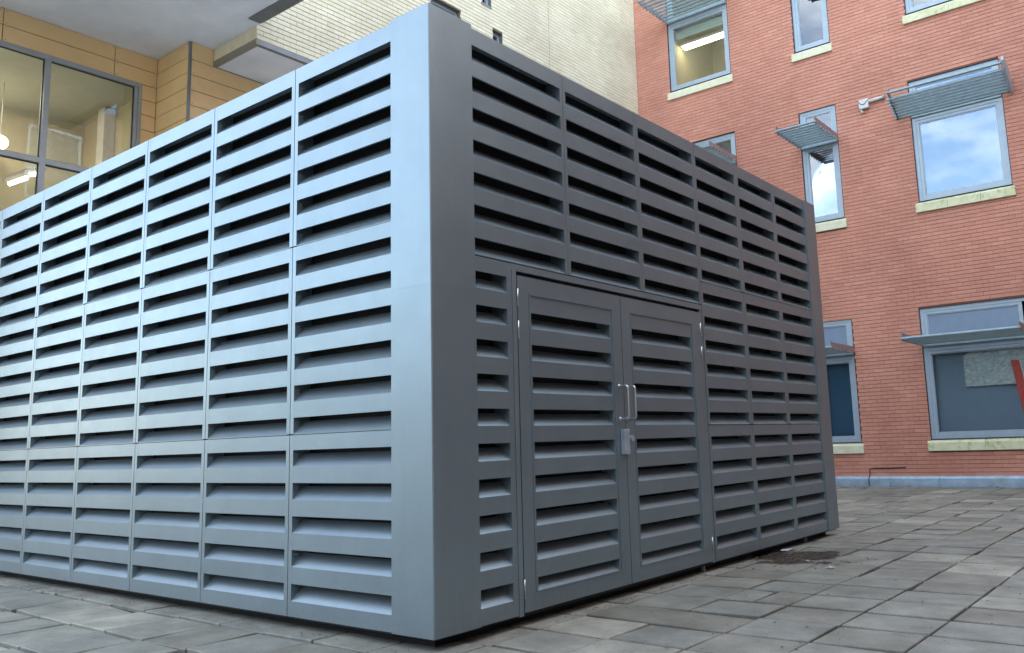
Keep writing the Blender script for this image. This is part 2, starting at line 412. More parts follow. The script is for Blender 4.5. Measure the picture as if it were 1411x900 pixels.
# right face
zh = 2.262
for s0, s1, u0, u1 in ((.368, 1.28, .3675, 1.3115), (1.345, 2.248, 1.3125, 2.2805), (2.313, 3.205, 2.2805, 3.2375)):
    panel('R', u0, u1, s0, s1, TOP, zh, 0, 6)
panel('R', .3675, .703, .368, .656, zh, BOT, 7, 16)
for s0, s1, u0, u1 in ((3.272, 4.048, 3.2385, 4.0885), (4.13, 4.915, 4.0885, 4.9555), (4.995, 5.782, 4.9555, 5.7985)):
    for (zt, zb, k0, k1) in ((TOP, SEAM[1]-.001, 0, 5), (SEAM[1]-.001, SEAM[2], 6, 11), (SEAM[2], BOT, 12, 16)):
        panel('R', u0, u1, s0, s1, zt, zb, k0, k1)
# corner posts: folded L sheets, upper and lower length with a hairline joint
def post(name, outline, z0, z1):
    bm = bmesh.new(); prism(bm, outline, 'z', z0, z1); return obj(name, bm, 'paint', enc)
o_ = [(-.344, -.002), (-.004, -.002), (.002, .004), (.002, .367), (-.02, .367), (-.02, .02), (-.344, .02)]
post('corner_post', o_, 2.0365, TOP+.018); post('corner_post', o_, BOT, 2.036)
o_ = [(.002, 5.797), (.002, RY-.008), (-.006, RY), (-.30, RY), (-.30, RY-.02), (-.02, RY-.02), (-.02, 5.797)]
post('corner_post', o_, BOT, TOP+.006)
o_ = [(LX+.06, -.002), (LX-.2, -.002), (LX-.2, .3), (LX-.18, .3), (LX-.18, .02), (LX+.06, .02)]
post('corner_post', o_, BOT, TOP+.018)
# raised edge strip at far post
bm = bmesh.new(); box(bm, .0022, .012, 5.797, 5.806, BOT, TOP-.01); obj('edge_strip', bm, 'paint', enc)
# closed sides, roof, dark sheet for the shaded interior, plinth
bm = bmesh.new(); box(bm, LX-.19, -.31, RY-.018, RY-.004, BOT, TOP-.01); obj('back_wall', bm, 'paint', enc)
bm = bmesh.new(); box(bm, LX-.199, LX-.185, .31, RY-.02, BOT, TOP-.01); obj('side_wall', bm, 'paint', enc)
bm = bmesh.new(); box(bm, LX-.18, -.022, .022, RY-.022, TOP-.05, TOP-.02); obj('roof_deck', bm, 'galv', enc)
bm = bmesh.new(); box(bm, LX-.17, -.145, .135, .145, BOT+.01, TOP-.052); box(bm, -.145, -.135, .135, RY-.03, BOT+.01, TOP-.052); obj('inner_dark_sheet', bm, 'dark_fill', enc)  # black sheet painted as the unlit interior behind the slots
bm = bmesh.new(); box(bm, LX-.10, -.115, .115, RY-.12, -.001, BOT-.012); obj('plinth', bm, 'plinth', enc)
bm = bmesh.new(); box(bm, LX-.17, -.02, .02, RY-.03, BOT-.0115, BOT+.004); obj('base_frame', bm, 'dark_fill', enc)
for yy in (3.11, 5.3):
    obj('foot', Bv(.004, -.075, -.045, yy-.015, yy+.015, .0005, BOT-.012), 'gutter', enc)
# door frame
bm = bmesh.new(); box(bm, -.03, .0035, .7045, .745, BOT-.004, 2.2145); box(bm, -.03, -.001, .7045, 3.2365, 2.215, zh-.003)
box(bm, -.03, -.006, 3.1935, 3.2365, BOT-.002, 2.2145); obj('door_frame', bm, 'paint', enc)
bm = bmesh.new(); box(bm, -.10, -.04, .7045, 3.2365, 2.2, 2.214); obj('door_frame', bm, 'dark_fill', enc)
tag(obj('door_reveal', B(-.12, -.032, .747, .753, BOT, 2.198), 'dark_fill', enc))
def door(u0, u1, i0, i1, s0, s1):
    zt, zb = 2.188, .082; it, ib = 2.082, .186
    bm = bmesh.new()
    F0, F1 = -.045, -.001
    for (a, b_, c_, d_) in ((u0, i0, zb, zt), (i1, u1, zb, zt), (i0, i1, it, zt), (i0, i1, zb, ib)):
        box(bm, F0, F1, a, b_, c_, d_)
    bmesh.ops.remove_doubles(bm, verts=bm.verts[:], dist=1e-5)
    dr = obj('door', bm, 'paint', enc)
    # raised bead round the inset panel
    bm = bmesh.new()
    for (a, b_, c_, d_) in ((i0+.001, i0+.012, ib+.001, it-.001), (i1-.012, i1-.001, ib+.001, it-.001), (i0+.0125, i1-.0125, it-.012, it-.001), (i0+.0125, i1-.0125, ib+.001, ib+.007)):
        box(bm, -.030, .003, a, b_, c_, d_)
    obj('bead', bm, 'paint', dr)
    bm = bmesh.new()
    for (a, b_) in ((i0+.0125, s0), (s1, i1-.0125)): box(bm, -.012, -.006, a, b_, ib+.008, it-.0125)
    for e_ in (s0-.003, s1): box(bm, -.13, -.0125, e_, e_+.003, ib+.008, it-.0125)
    obj('stile', bm, 'paint', dr)
    k0, k1 = 8, 16
    zt_ = Z0-k0*P_
    obj('louvre_blade', B(-.012, -.0056, s0, s1, zt_, it-.0125), 'paint', dr)
    for k in range(k0, k1):
        z1 = Z0-k*P_-SLOT; blade('R', s0, s1, z1-FACE, z1, dr, .0058)
    zl = Z0-k1*P_-SLOT
    bm = bmesh.new(); pr = [(-.006, ib+.008), (-.006, zl+.019), (-.1, zl+.113), (-.1, zl+.109), (-.009, ib+.008)]
    prism(bm, pr, 'y', s0, s1); obj('louvre_blade', bm, 'paint', dr)
    return dr
d1 = door(.7595, 1.9465, .868, 1.837, .897, 1.808)
d2 = door(1.9545, 3.185, 2.074, 3.047, 2.101, 3.018)
obj('door_gap_strip', B(-.06, -.05, 1.92, 1.98, .09, 2.18), 'dark_fill', enc)
def handle(y, par):
    bm = bmesh.new(); z0, z1 = 1.262, 1.503; o = .078; r = .02
    pts = [(0, y, z0), (o-r, y, z0)] + [(o-r+r*math.sin(a), y, z0+r-r*math.cos(a)) for a in [math.pi/8*i for i in range(1, 5)]]
    pts += [(o-r+r*math.cos(a), y, z1-r+r*math.sin(a)) for a in [math.pi/8*i for i in range(0, 5)]] + [(0, y, z1)]
    tube(bm, pts, .0075, 10)
    for z in (z0, z1): tube(bm, [(-.001, y, z), (.004, y, z)], .016, 12)
    obj('handle', bm, 'steel', par, True)
handle(1.888, d1); handle(1.982, d2)
lk_ = obj('lock', Bv(.004, .0, .042, 1.878, 1.942, 1.003, 1.188), 'galv', d1)
bm = bmesh.new(); tube(bm, [(-.001, 1.972, 1.118), (.03, 1.972, 1.118), (.034, 1.972, 1.118), (.05, 1.972, 1.118)], .022, 14); obj('lock_knob', bm, 'galv', d2)
bm = bmesh.new(); tube(bm, [(-.001, 1.966, 1.040), (.012, 1.966, 1.040)], .012, 12); obj('keyhole', bm, 'galv', d2)
for yy, dr, zz in ((.757, d1, (2.045, 1.834, .224)), (3.187, d2, (2.040, 1.834, .224))):
    for z in zz:
        bm = bmesh.new(); tube(bm, [(.003, yy, z-.055), (.003, yy, z+.055)], .0058, 8)
        tube(bm, [(.003, yy, z-.0575), (.003, yy, z-.0555)], .0068, 8); obj('hinge', bm, 'steel', dr, True)

# ------------------------------------------------------------------ wall tools
def rects_minus(u0, u1, z0, z1, holes):
    us = sorted({u0, u1, *[h[0] for h in holes], *[h[1] for h in holes]}); us = [u for u in us if u0 <= u <= u1]
    zs = sorted({z0, z1, *[h[2] for h in holes], *[h[3] for h in holes]}); zs = [z for z in zs if z0 <= z <= z1]
    for a, b_ in zip(us, us[1:]):
        for c_, d_ in zip(zs, zs[1:]):
            if any(h[0]-1e-6 <= a and b_ <= h[1]+1e-6 and h[2]-1e-6 <= c_ and d_ <= h[3]+1e-6 for h in holes): continue
            yield a, b_, c_, d_
def bricks(u0, u1, z0, z1, holes, course, L, g, soldier=None):
    out = []; j = 0; z = z0
    while z < z1-.01:
        za, zb = z+g/2, min(z+course, z1)-g/2
        off = -(.5*L if j % 2 else 0)-(.0 if j % 4 < 2 else .0)
        u = u0+off
        while u < u1:
            a, b_ = max(u, u0)+g*.16, min(u+L, u1)-g*.16
            seg = [(a, b_)]
            for h in holes:
                if h[2] < (za+zb)/2 < h[3]:
                    ns_ = []
                    for s in seg:
                        if s[1] <= h[0] or s[0] >= h[1]: ns_.append(s)
                        else:
                            if s[0] < h[0]: ns_.append((s[0], h[0]))
                            if s[1] > h[1]: ns_.append((h[1], s[1]))
                    seg = ns_
            out += [(s[0], s[1], za, zb) for s in seg if s[1]-s[0] > .02]
            u += L
        z += course; j += 1
    return out
def build_bricks(lst, to3, mat, parent, depth=.02, joint=.006, sizef=None):
    """lst of (a,b,z0,z1) on the wall plane; to3(u,d,z) gives the point; the 300 that show largest are single parts"""
    rnd = random.Random(11); sc = []
    for s in lst:
        c_ = to3((s[0]+s[1])/2, 0, (s[2]+s[3])/2); r_ = depth_px(c_, 1)
        ok = r_ and 0 < r_[0] < 1411 and 0 < r_[1] < 900 and sizef(r_, c_)
        sc.append((0 if ok else 1, (Vector(c_)-CAM).length, s))
    sc.sort(key=lambda t: (t[0], t[1]))
    cache = {}; bmr = bmesh.new()
    def geo(bm, a, b_, za, zb, dd, o=(0, 0, 0)):
        p = [Vector(to3(u, d, z))-Vector(o) for d in (dd, joint+.004) for (u, z) in ((a, za), (b_, za), (b_, zb), (a, zb))]
        c = .002
        pf = [Vector(to3(u, dd-.0015, z))-Vector(o) for (u, z) in ((a+c, za+c), (b_-c, za+c), (b_-c, zb-c), (a+c, zb-c))]
        v = [bm.verts.new(q) for q in p]; f = [bm.verts.new(q) for q in pf]
        bm.faces.new(f)
        for i in range(4):
            k = (i+1) % 4
            bm.faces.new((v[i], v[k], f[k], f[i])); bm.faces.new((v[i+4], v[k+4], v[k], v[i]))
    for k, (ok, _, s) in enumerate(sc):
        dd = rnd.uniform(-.0018, .0018)
        if k < 300 and not ok:
            key = (round(s[1]-s[0], 3), round(s[3]-s[2], 3))
            c_ = to3((s[0]+s[1])/2, 0, s[2])
            if key not in cache:
                bm = bmesh.new(); geo(bm, *s, 0, c_); cache[key] = mesh_of('brick', bm, mat)
            q = Vector(to3((s[0]+s[1])/2, dd, s[2]))
            inst('brick', cache[key], parent, q)
        else: geo(bmr, *s, dd)
    bmesh.ops.recalc_face_normals(bmr, faces=bmr.faces[:])
    tag(obj('brick_field', bmr, mat, parent), kind='stuff')

# ------------------------------------------------------------------ red brick building
YR = 14.65; XL = -7.63; XR = 7.4; ZT = 13.4
red = thing('red_brick_building', 'red brick building with grey framed windows and sunshades behind the enclosure', 'building', (0, YR, 0))
CO, BL = .079, .237
WIN = {  # name: x0, x1, zbot, ztop, transom
 'A': (-.96, .80, 5.77, 8.39), 'B': (-3.37, -2.51, 5.74, 8.35), 'E': (-6.66, -4.96, 5.74, 8.33),
 'C': (-6.66, -4.96, 9.80, 12.42), 'D': (-3.35, -2.51, 9.80, 12.42), 'H': (-.86, .90, 9.88, 12.42),
 'F': (-1.17, .85, .92, 3.57), 'G': (-3.40, -2.55, .90, 3.54), 'K': (3.4, 5.1, 5.77, 8.39), 'L': (3.4, 5.1, .92, 3.57), 'Q': (3.4, 5.1, 9.8, 12.42)}
# sill band heights
holes = []
for k, (a, b_, c_, d_) in WIN.items(): holes.append((a, b_, c_-.215, d_))
rw = obj('wall', (lambda bm: ([box(bm, a, b_, YR+.008, YR+.3, c_, d_) for a, b_, c_, d_ in rects_minus(XL-.2, XR+.3, -.03, ZT, holes)], bmesh.ops.remove_doubles(bm, verts=bm.verts[:], dist=1e-5), bm)[2])(bmesh.new()), 'red_mortar', red)
bl = bricks(XL, XR, .12, ZT, holes, CO, BL, .0085)
def tor(u, d, z): return (u, YR+d, z)
def notbehind(r_, c_): 
    px, py, d = r_
    # top edge of the enclosure in the photograph
    if px < 594: top = 290-(px/592)*283
    elif px < 1112: top = 8+(px-592)/520*276
    elif px < 1156: return False
    else: top = 900
    return py < top
build_bricks(bl, tor, 'red', rw, sizef=notbehind)
obj('rear_sun_block', B(-30, XR+.3, YR+7, YR+7.3, -.03, ZT+.1), 'ext', red); obj('roof', B(XL-.2, XR+.3, YR+.301, YR+7, ZT-.2, ZT-.01), 'ext', red)  # unseen rear wall and roof added to keep low sun out
obj('coping', Bv(.006, XL-.3, XR+.3, YR-.04, YR+.36, ZT, ZT+.12), 'sill2', red)
# unseen wing added on the right to block sky light and give brown reflections
ZW = 13.4
wg = obj('wall', B(XR, XR+.3, -9, YR+.0075, -.03, ZW), 'red_mortar', red)
bmw = bmesh.new()
whl = [(y, y+1.7, z, z+2.5) for y in (-6.5, -3, .5, 4, 7.5, 11) for z in (.92, 5.77, 9.8)]
bw = bricks(-9, YR-.01, 0, ZW, whl, CO, BL, .0085)
for a, b_, c_, d_ in bw:
    box(bmw, XR-.006, XR+.01, a, b_, c_, d_, skip=('x+',))
tag(obj('brick_field', bmw, 'wing', wg), kind='stuff')
for (y0, y1, z0, z1) in whl:
    bm = bmesh.new(); f_ = .09
    for (a, b_, c_, d_) in ((y0, y0+f_, z0, z1), (y1-f_, y1, z0, z1), (y0+f_, y1-f_, z0, z0+f_), (y0+f_, y1-f_, z1-f_, z1)): box(bm, XR-.02, XR-.0005, a, b_, c_, d_)
    wn = obj('window', bm, 'frame', red)
    obj('pane', B(XR-.009, XR-.003, y0+f_, y1-f_, z0+f_, z1-f_), 'glass', wn)
obj('side_wall', B(XR+.3, XR+.31, -9, YR+.3, 0, ZW), 'ext', red)

def ring(bm, x0, x1, y0, y1, z0, z1, f, top=None):
    top = f if top is None else top
    box(bm, x0, x0+f, y0, y1, z0, z1); box(bm, x1-f, x1, y0, y1, z0, z1)
    box(bm, x0+f, x1-f, y0, y1, z0, z0+f); box(bm, x0+f, x1-f, y0, y1, z1-top, z1)
def window(key, label=None, shade=True, glass='glass', sillmat='sill2', interior=None, sill_segs=2):
    x0, x1, zb, zt = WIN[key]
    wn = obj('window', (lambda bm: (ring(bm, x0+.012, x1-.012, YR+.035, YR+.13, zb, zt-.012, .07), bm)[1])(bmesh.new()), 'frame', red)
    if label: wn['label'] = label
    tz = zt-.78                                                        # transom, sunshade is fixed here
    obj('transom', Bv(.004, x0+.082, x1-.082, YR+.032, YR+.125, tz-.10, tz+.06), 'frame', wn)
    # top light
    fx0, fx1 = x0+.084, x1-.084
    if x1-x0 > 1.9: fx1 = x1-.14
    bm = bmesh.new(); ring(bm, fx0, fx1, YR+.045, YR+.10, tz+.062, zt-.084, .05); ring(bm, fx0+.052, fx1-.052, YR+.058, YR+.09, tz+.114, zt-.136, .018)
    obj('sash', bm, 'frame', wn)
    obj('pane', B(fx0+.07, fx1-.07, YR+.072, YR+.078, tz+.132, zt-.154), glass if key not in 'FG' else 'blind', wn)
    # main light
    bm = bmesh.new(); ring(bm, fx0, x1-.084, YR+.045, YR+.10, zb+.072, tz-.102, .055)
    ring(bm, fx0+.057, x1-.141, YR+.058, YR+.09, zb+.129, tz-.159, .018); obj('sash', bm, 'frame', wn)
    pn = obj('pane', B(fx0+.075, x1-.159, YR+.072, YR+.078, zb+.147, tz-.177), glass, wn)
    bm = bmesh.new(); ring(bm, x0, x1, YR+.0, YR+.14, zb-.0, zt, .012); obj('gasket', bm, 'gasket', wn)
    # sill: sloping cast stone
    nseg = sill_segs
    W = (x1-x0+.10)/nseg
    for i in range(nseg):
        bm = bmesh.new(); a = x0-.06+i*W+(.002 if i else 0); b_ = x0-.06+(i+1)*W-(.002 if i < nseg-1 else 0)
        prism(bm, [(YR-.055, zb-.225), (YR-.055, zb-.06), (YR+.03, zb-.004), (YR+.14, zb-.004), (YR+.14, zb-.225)], 'x', a, b_)
        bevel(bm, .004); obj('sill', bm, sillmat, wn)
    # interior box
    im, cm, dm = interior or ('inner_dark', 'inner_dark', 1.5)
    bm = bmesh.new(); Y0, Y1 = YR+.31, YR+.3+dm
    X0, X1, Za, Zb = x0-.4, x1+.4, zb-.6, zt+.05
    def q(*p): bm.faces.new([bm.verts.new(c) for c in p])
    q((X0, Y1, Za), (X1, Y1, Za), (X1, Y1, Zb), (X0, Y1, Zb)); q((X0, Y0, Za), (X0, Y1, Za), (X0, Y1, Zb), (X0, Y0, Zb)); q((X1, Y0, Za), (X1, Y0, Zb), (X1, Y1, Zb), (X1, Y1, Za)); q((X0, Y0, Za), (X1, Y0, Za), (X1, Y1, Za), (X0, Y1, Za))
    obj('room_wall', bm, im, wn)
    bm = bmesh.new(); q((X0, Y0, Zb), (X0, Y1, Zb), (X1, Y1, Zb), (X1, Y0, Zb)); obj('room_ceiling', bm, cm, wn)
    if shade: sunshade(x0, x1, tz+(.0 if key == 'B' else .09), n=8, key=key)
    return wn
def sunshade(x0, x1, z, n=8, key=''):
    """eight tilted slats between two arms that stand out 1.3 m from the transom"""
    YF = YR-1.37; ym = YR-.02; tilt = 0
    if key == 'A': x0 -= .24; x1 += .14; YF = YR-.78; z -= .02; tilt = math.radians(30)     # the big upper shade is shorter, wider and tipped up
    def fin(bm):
        if tilt: bmesh.ops.rotate(bm, verts=bm.verts[:], cent=(0, ym, z-.06), matrix=Matrix.Rotation(-tilt, 3, 'X'))
        return bm
    solid = key == 'F'
    bm = bmesh.new(); tube(bm, [(x0-.02, YF+.03, z-.03), (x1+.02, YF+.03, z-.03)], .028, 10)
    ss = obj('sunshade', fin(bm), 'shade', red)
    for sgn, x in ((-1, x0-.004), (1, x1-.008)):
        bm = bmesh.new()
        zlo, zhi = z-.075, z+.085
        pts = [(YF, zlo+.02), (YF, zhi), (YF+.02, zhi+.01), (YF+.10, zhi-.01), (ym, zhi-.02), (ym, zlo)]
        # notched lower edge: one notch for each slat
        for i in range(n-1, -1, -1):
            yc = YF+.12+i*(ym-YF-.14)/n+.06
            pts += [(yc+.05, zlo), (yc+.035, zlo+.055), (yc-.015, zlo+.055), (yc-.03, zlo)]
        prism(bm, pts, 'x', x, x+.012); obj('arm', fin(bm), 'shade_arm', ss)
        if key == 'A' and sgn > 0:
            bm = bmesh.new(); a_ = x+.013
            prism(bm, [(YF-.05, z-.06), (YF-.06, z+.02), (YF-.02, z+.10), (YF+.2, z+.14), (ym-.1, z+.14), (ym, z+.08), (ym, z-.14), (ym-.2, z-.16), (YF+.1, z-.12)], 'x', a_, a_+.05)
            bevel(bm, .006); obj('end_cap', fin(bm), 'frame', ss)
    for i in range(n):
        yc = YF+.12+i*(ym-YF-.14)/n+.06
        bm = bmesh.new(); z_ = z-.03; hh = .034
        prism(bm, [(yc-.012, z_+.01), (yc-.018, z_), (yc-.002, z_-hh), (yc+.004, z_-hh-.006), (yc+.030, z_-hh+.003), (yc+.030, z_-hh+.008), (yc+.006, z_-hh+.002), (yc-.006, z_+.008)], 'x', x0-.055, x1-.010)
        obj('slat', fin(bm), 'shade', ss)
    obj('mounting_rail', Bv(.003, x0+(.26 if tilt else .01), x1-(.16 if tilt else .01), YR-.019, YR+.031, z-.10, z-.02), 'shade', ss)
warm = ('inner', 'inner_ceil', 3.0)
window('A', sill_segs=3, sillmat='sill')
window('B', interior=('inner', 'inner_ceil', 2.0), sill_segs=1)
window('E', sill_segs=2)
window('C', interior=warm, sill_segs=2, glass='glass_low')
window('D', sill_segs=1, interior=('inner_sky_tint', 'inner_sky_tint', 1.6))
window('H', sillmat='sill')
window('F', sillmat='sill', sill_segs=2, glass='glass_low')
window('G', glass='glass_low', sill_segs=1)
for k in 'KLQ': window(k, shade=False)
# blinds in the ground floor windows
def blind(key, z0, z1, mat, y=YR+.19):
    x0, x1, zb, zt = WIN[key]
    o = obj('blind', (lambda bm: (box(bm, x0+.1, x1-.1, y, y+.004, z0, z1), tube(bm, [(x0+.1, y+.002, z0), (x1-.1, y+.002, z0)], .008, 6), bm)[2])(bmesh.new()), mat, red)
    return o
blind('F', .98, 2.80, 'blind'); blind('G', .98, 2.76, 'blind_deep'); blind('C', 11.22, 11.66, 'blind_pale'); blind('B', 6.9, 7.6, 'blind_pale')
# lead upstand along the foot of the wall, in lapped lengths
x = XL+.02; i = 0
for L_ in (1.9, 1.4, 1.2, 1.1, .95, .33, 1.32, 1.25, 1.6, 1.5, 1.5, 1.5, 1.2):
    if x >= XR-.1: break
    b_ = min(x+L_, XR-.02); pr = random.uniform(-.004, .004)
    bm = bmesh.new(); prism(bm, [(YR-.085+pr, -.02), (YR-.085+pr, .165), (YR-.062+pr, .195), (YR+.004, .215), (YR+.004, -.02)], 'x', x+.002, b_-.002)
    bevel(bm, .003); obj('flashing_piece', bm, 'lead', red); x += L_
# dark cable looped over the foot of the wall
bm = bmesh.new(); tube(bm, [(-2.44, YR-.10, .02), (-2.44, YR-.10, .14), (-2.43, YR-.03, .25), (-2.43, YR-.02, .355), (-2.35, YR-.02, .37), (-2.0, YR-.018, .372), (-1.70, YR-.016, .385)], .010, 6)
tag(obj('cable', bm, 'cable'), 'thin dark cable bent over the lead upstand at the foot of the red wall', 'cable')
# junction box with conduit
jb = thing('junction_box', 'small white junction box and short conduit on the red wall left of the big window', 'junction box', (-1.87, YR, 8.0))
obj('box_body', Bv(.008, -1.97, -1.77, YR-.10, YR-.004, 8.03, 8.24), 'box', jb)
bm = bmesh.new(); tube(bm, [(-1.77, YR-.05, 8.17), (-1.46, YR-.05, 8.185)], .035, 10); obj('conduit', bm, 'box', jb, True)
bm = bmesh.new(); tube(bm, [(-1.46, YR-.05, 8.185), (-1.43, YR-.05, 8.187)], .055, 10); obj('collar', bm, 'frame_dark', jb)
bm = bmesh.new(); tube(bm, [(-1.93, YR-.05, 8.05), (-1.94, YR-.05, 7.99), (-1.90, YR-.06, 7.95)], .022, 8); obj('cable_gland', bm, 'box', jb, True)
bm = bmesh.new(); tube(bm, [(-1.97, YR-.104, 8.2), (-1.92, YR-.108, 8.12), (-1.85, YR-.108, 8.12), (-1.78, YR-.108, 8.19)], .006, 6); obj('wire', bm, 'cable', jb, True)

# things seen behind the glass
bm = bmesh.new(); rr_ = random.Random(5); nx, nz = 26, 16; gx0, gx1, gz0, gz1 = -.45, .74, 1.93, 2.80; vv = {}
for i in range(nx+1):
    for j in range(nz+1):
        u = gx0+(gx1-gx0)*i/nx; v_ = gz0+(gz1-gz0)*j/nz
        if j == nz: v_ += .02*math.sin(i*1.7)
        if i < 6 and j > nz-5: u = max(u, gx0+(j-nz+5)*.07)
        vv[i, j] = bm.verts.new((u+rr_.uniform(-.006, .006), YR+.125+rr_.uniform(-.012, .012), v_+rr_.uniform(-.005, .005)))
for i in range(nx):
    for j in range(nz):
        try: bm.faces.new((vv[i, j], vv[i+1, j], vv[i+1, j+1], vv[i, j+1]))
        except ValueError: pass
tag(obj('plastic_sheet', bm, 'plastic'), 'crinkled translucent plastic sheet hung behind the glass of the low right window', 'plastic sheet')
rb = thing('red_board', 'narrow red board leaning behind the glass at the right edge of the low window', 'board', (.48, YR+.1, 1.1))
bm = bmesh.new(); prism(bm, [(.56, 1.08), (.72, 1.08), (.545, 2.38), (.40, 2.38)], 'y', YR+.092, YR+.108); obj('board_face', bm, 'redboard', rb)
bm = bmesh.new(); prism(bm, [(.722, 1.08), (.745, 1.08), (.57, 2.38), (.547, 2.38)], 'y', YR+.093, YR+.107); obj('board_edge', bm, 'white', rb)
cl = thing('ceiling_light', 'long lit fluorescent ceiling light seen through the upper left window of the red wall', 'ceiling light', (-6.2, 16.0, 11.55))
obj('diffuser', Bv(.02, -6.95, -4.9, 15.93, 16.10, 11.53, 11.60), 'lamp', cl)
obj('housing', Bv(.01, -7.0, -4.85, 15.90, 16.13, 11.602, 11.66), 'white', cl)

for x_, z_, lb in ((-3.05, 11.25, 'upper'), (-2.78, 10.62, 'lower')):
    c2_ = thing('ceiling_light', lb+' of two white lit panels inside the narrow top window of the red wall', 'ceiling light', (x_, YR+1.0, z_))
    obj('diffuser', Bv(.01, x_-.13, x_+.13, YR+.9, YR+1.3, z_, z_+.04), 'lamp_white', c2_)
    obj('housing', Bv(.01, x_-.15, x_+.15, YR+.88, YR+1.32, z_+.042, z_+.07), 'white', c2_)

# ------------------------------------------------------------------ cream brick building with ochre cladding, canopy and bay
XC = -7.63; XA = -8.845; XB = -9.864; YA = 3.223; YB0 = 3.628
cr = thing('cream_brick_building', 'cream brick building with ochre cladding, big window and deep white canopy soffit', 'building', (XA, 5, 0))
def toc(u, d, z): return (XC-d, u, z)
CW = {'W1': (7.30, 8.11, 8.4, 9.69), 'W2': (8.72, 9.04, 10.13, 11.2), 'W3': (9.06, 9.37, 8.4, 9.68)}
ch = list(CW.values())
cw = obj('wall', (lambda bm: ([box(bm, XC-.3, XC-.008, a, b_, c_, d_) for a, b_, c_, d_ in rects_minus(YB0+.008, YR-.002, 7.425, 15.0, ch)], bmesh.ops.remove_doubles(bm, verts=bm.verts[:], dist=1e-5), bm)[2])(bmesh.new()), 'cream_mortar', cr)
mj = 10.967                                                            # movement joint
bl = bricks(YB0, mj-.006, 7.425, 15.0, ch, CO, BL, .012)+bricks(mj+.006, YR-.004, 7.425, 15.0, ch, CO, BL, .012)
build_bricks(bl, toc, 'cream', cw, sizef=notbehind)
for nm, (a, b_, c_, d_) in CW.items():
    bm = bmesh.new()
    for (p, q_, r2, s2) in ((a, a+.05, c_, d_), (b_-.05, b_, c_, d_), (a+.05, b_-.05, c_, c_+.06), (a+.05, b_-.05, d_-.06, d_)): box(bm, XC-.16, XC-.10, p, q_, r2, s2)
    wn = obj('window', bm, 'frame', cr)
    obj('pane', B(XC-.135, XC-.129, a+.05, b_-.05, c_+.06, d_-.06), 'glass', wn)
    obj('room_wall', B(XC-.30, XC-.29, a-.01, b_+.01, c_-.01, d_+.01), 'inner_dark', wn)
    obj('sill', B(XC-.10, XC+.015, a+.002, b_-.002, c_-.03, c_+.012), 'trim', wn)
obj('wall_return', B(XC-8.3, XC-.301, YB0+.02, YR, 7.665, 15.0), 'ext', cr); obj('rear_sun_block', B(-16.2, -16.0, -1.2, YR+7, 0, 15.0), 'ext', cr)  # unseen solids added to close the building against low sun
obj('coping', Bv(.006, XC-.4, XC+.04, YB0, YR-.1, 15.0, 15.1), 'trim', cr)
# fascia of the overhanging floor, drip trim and soffit under it
obj('fascia', B(XA+.001, XC-.0085, YB0, YB0+.1, 7.425, 7.70), 'fascia', cr)
bm = bmesh.new(); box(bm, XA+.002, XC+.006, YB0-.006, YB0+.06, 7.337, 7.4235); obj('trim', bm, 'trim_olive', cr)
bm = bmesh.new(); box(bm, XC-.07, XC+.006, YB0+.062, YR-.003, 7.337, 7.4235); obj('trim', bm, 'trim', cr)
obj('soffit_panel', B(XA+.002, XC-.072, YB0+.062, YR-.003, 7.345, 7.36), 'soffit', cr)
# canopy: soffit board, edge gutter
obj('canopy', B(-16, -5.7, -1.2, 3.405, 7.632, 7.95), 'soffit', cr)
bm = bmesh.new()
prism(bm, [(3.407, 7.61), (3.407, 7.95), (3.65, 7.95), (3.65, 7.64), (3.60, 7.61)], 'x', -7.50, -5.7); obj('gutter', bm, 'gutter', cr)
obj('soffit_panel', B(XB-.05, XC+.1, 3.4055, YB0-.0005, 7.6325, 7.66), 'soffit', cr)
# cladding panels: rows of boards on a dark backing
def clad_plane(kind, c0, u0, u1, z0, z1, joints, holes=(), name='cladding_panel'):
    par = obj('cladding', B(c0-.03, c0-.012, u0, u1, z0, z1) if kind == 'x' and not holes else
              ((lambda bm: ([box(bm, c0-.03, c0-.012, a, b_, p, q_) for a, b_, p, q_ in rects_minus(u0, u1, z0, z1, holes)], bm)[1])(bmesh.new()) if kind == 'x' else B(u0, u1, c0+.012, c0+.03, z0, z1)), 'clad_back', cr)
    zz = z1; js = [u0]+list(joints)+[u1]
    while zz > z0+.02:
        za = max(z0, zz-.2545)
        for a, b_ in zip(js, js[1:]):
            segs = [(a, b_)]
            for h in holes:
                if h[2] < (za+zz)/2 < h[3]:
                    ns_ = []
                    for s in segs:
                        if s[1] <= h[0] or s[0] >= h[1]: ns_.append(s)
                        else:
                            if s[0] < h[0]: ns_.append((s[0], h[0]))
                            if s[1] > h[1]: ns_.append((h[1], s[1]))
                    segs = ns_
            for s in segs:
                if s[1]-s[0] < .03: continue
                p, q_, r2, s2 = s[0]+.0055, s[1]-.0055, za+.0055, zz-.0055
                bm = bmesh.new()
                t_ = random.uniform(-.0008, .0008)
                if kind == 'x': box(bm, c0-.0115, c0+t_, p, q_, r2, s2)
                else: box(bm, p, q_, c0-t_, c0+.0115, r2, s2)
                pl_ = obj(name, bm, 'clad', par)
                if q_-p > .5 and s2-r2 > .15:
                    bm = bmesh.new()
                    for uu in (p+.035, q_-.035):
                        for zz_ in (r2+.03, s2-.03):
                            if kind == 'x': box(bm, c0+t_, c0+t_+.002, uu-.006, uu+.006, zz_-.006, zz_+.006)
                            else: box(bm, uu-.006, uu+.006, c0-t_-.002, c0-t_, zz_-.006, zz_+.006)
                    tag(obj('rivet_heads', bm, 'trim_olive', pl_), kind='stuff')
        zz = za
LW = (-1.5, 2.985, 4.3, 7.125)
clad_plane('x', XB, -1.2, YA-.001, 3.2, 7.63, [-.615, .962, 2.538], [LW])
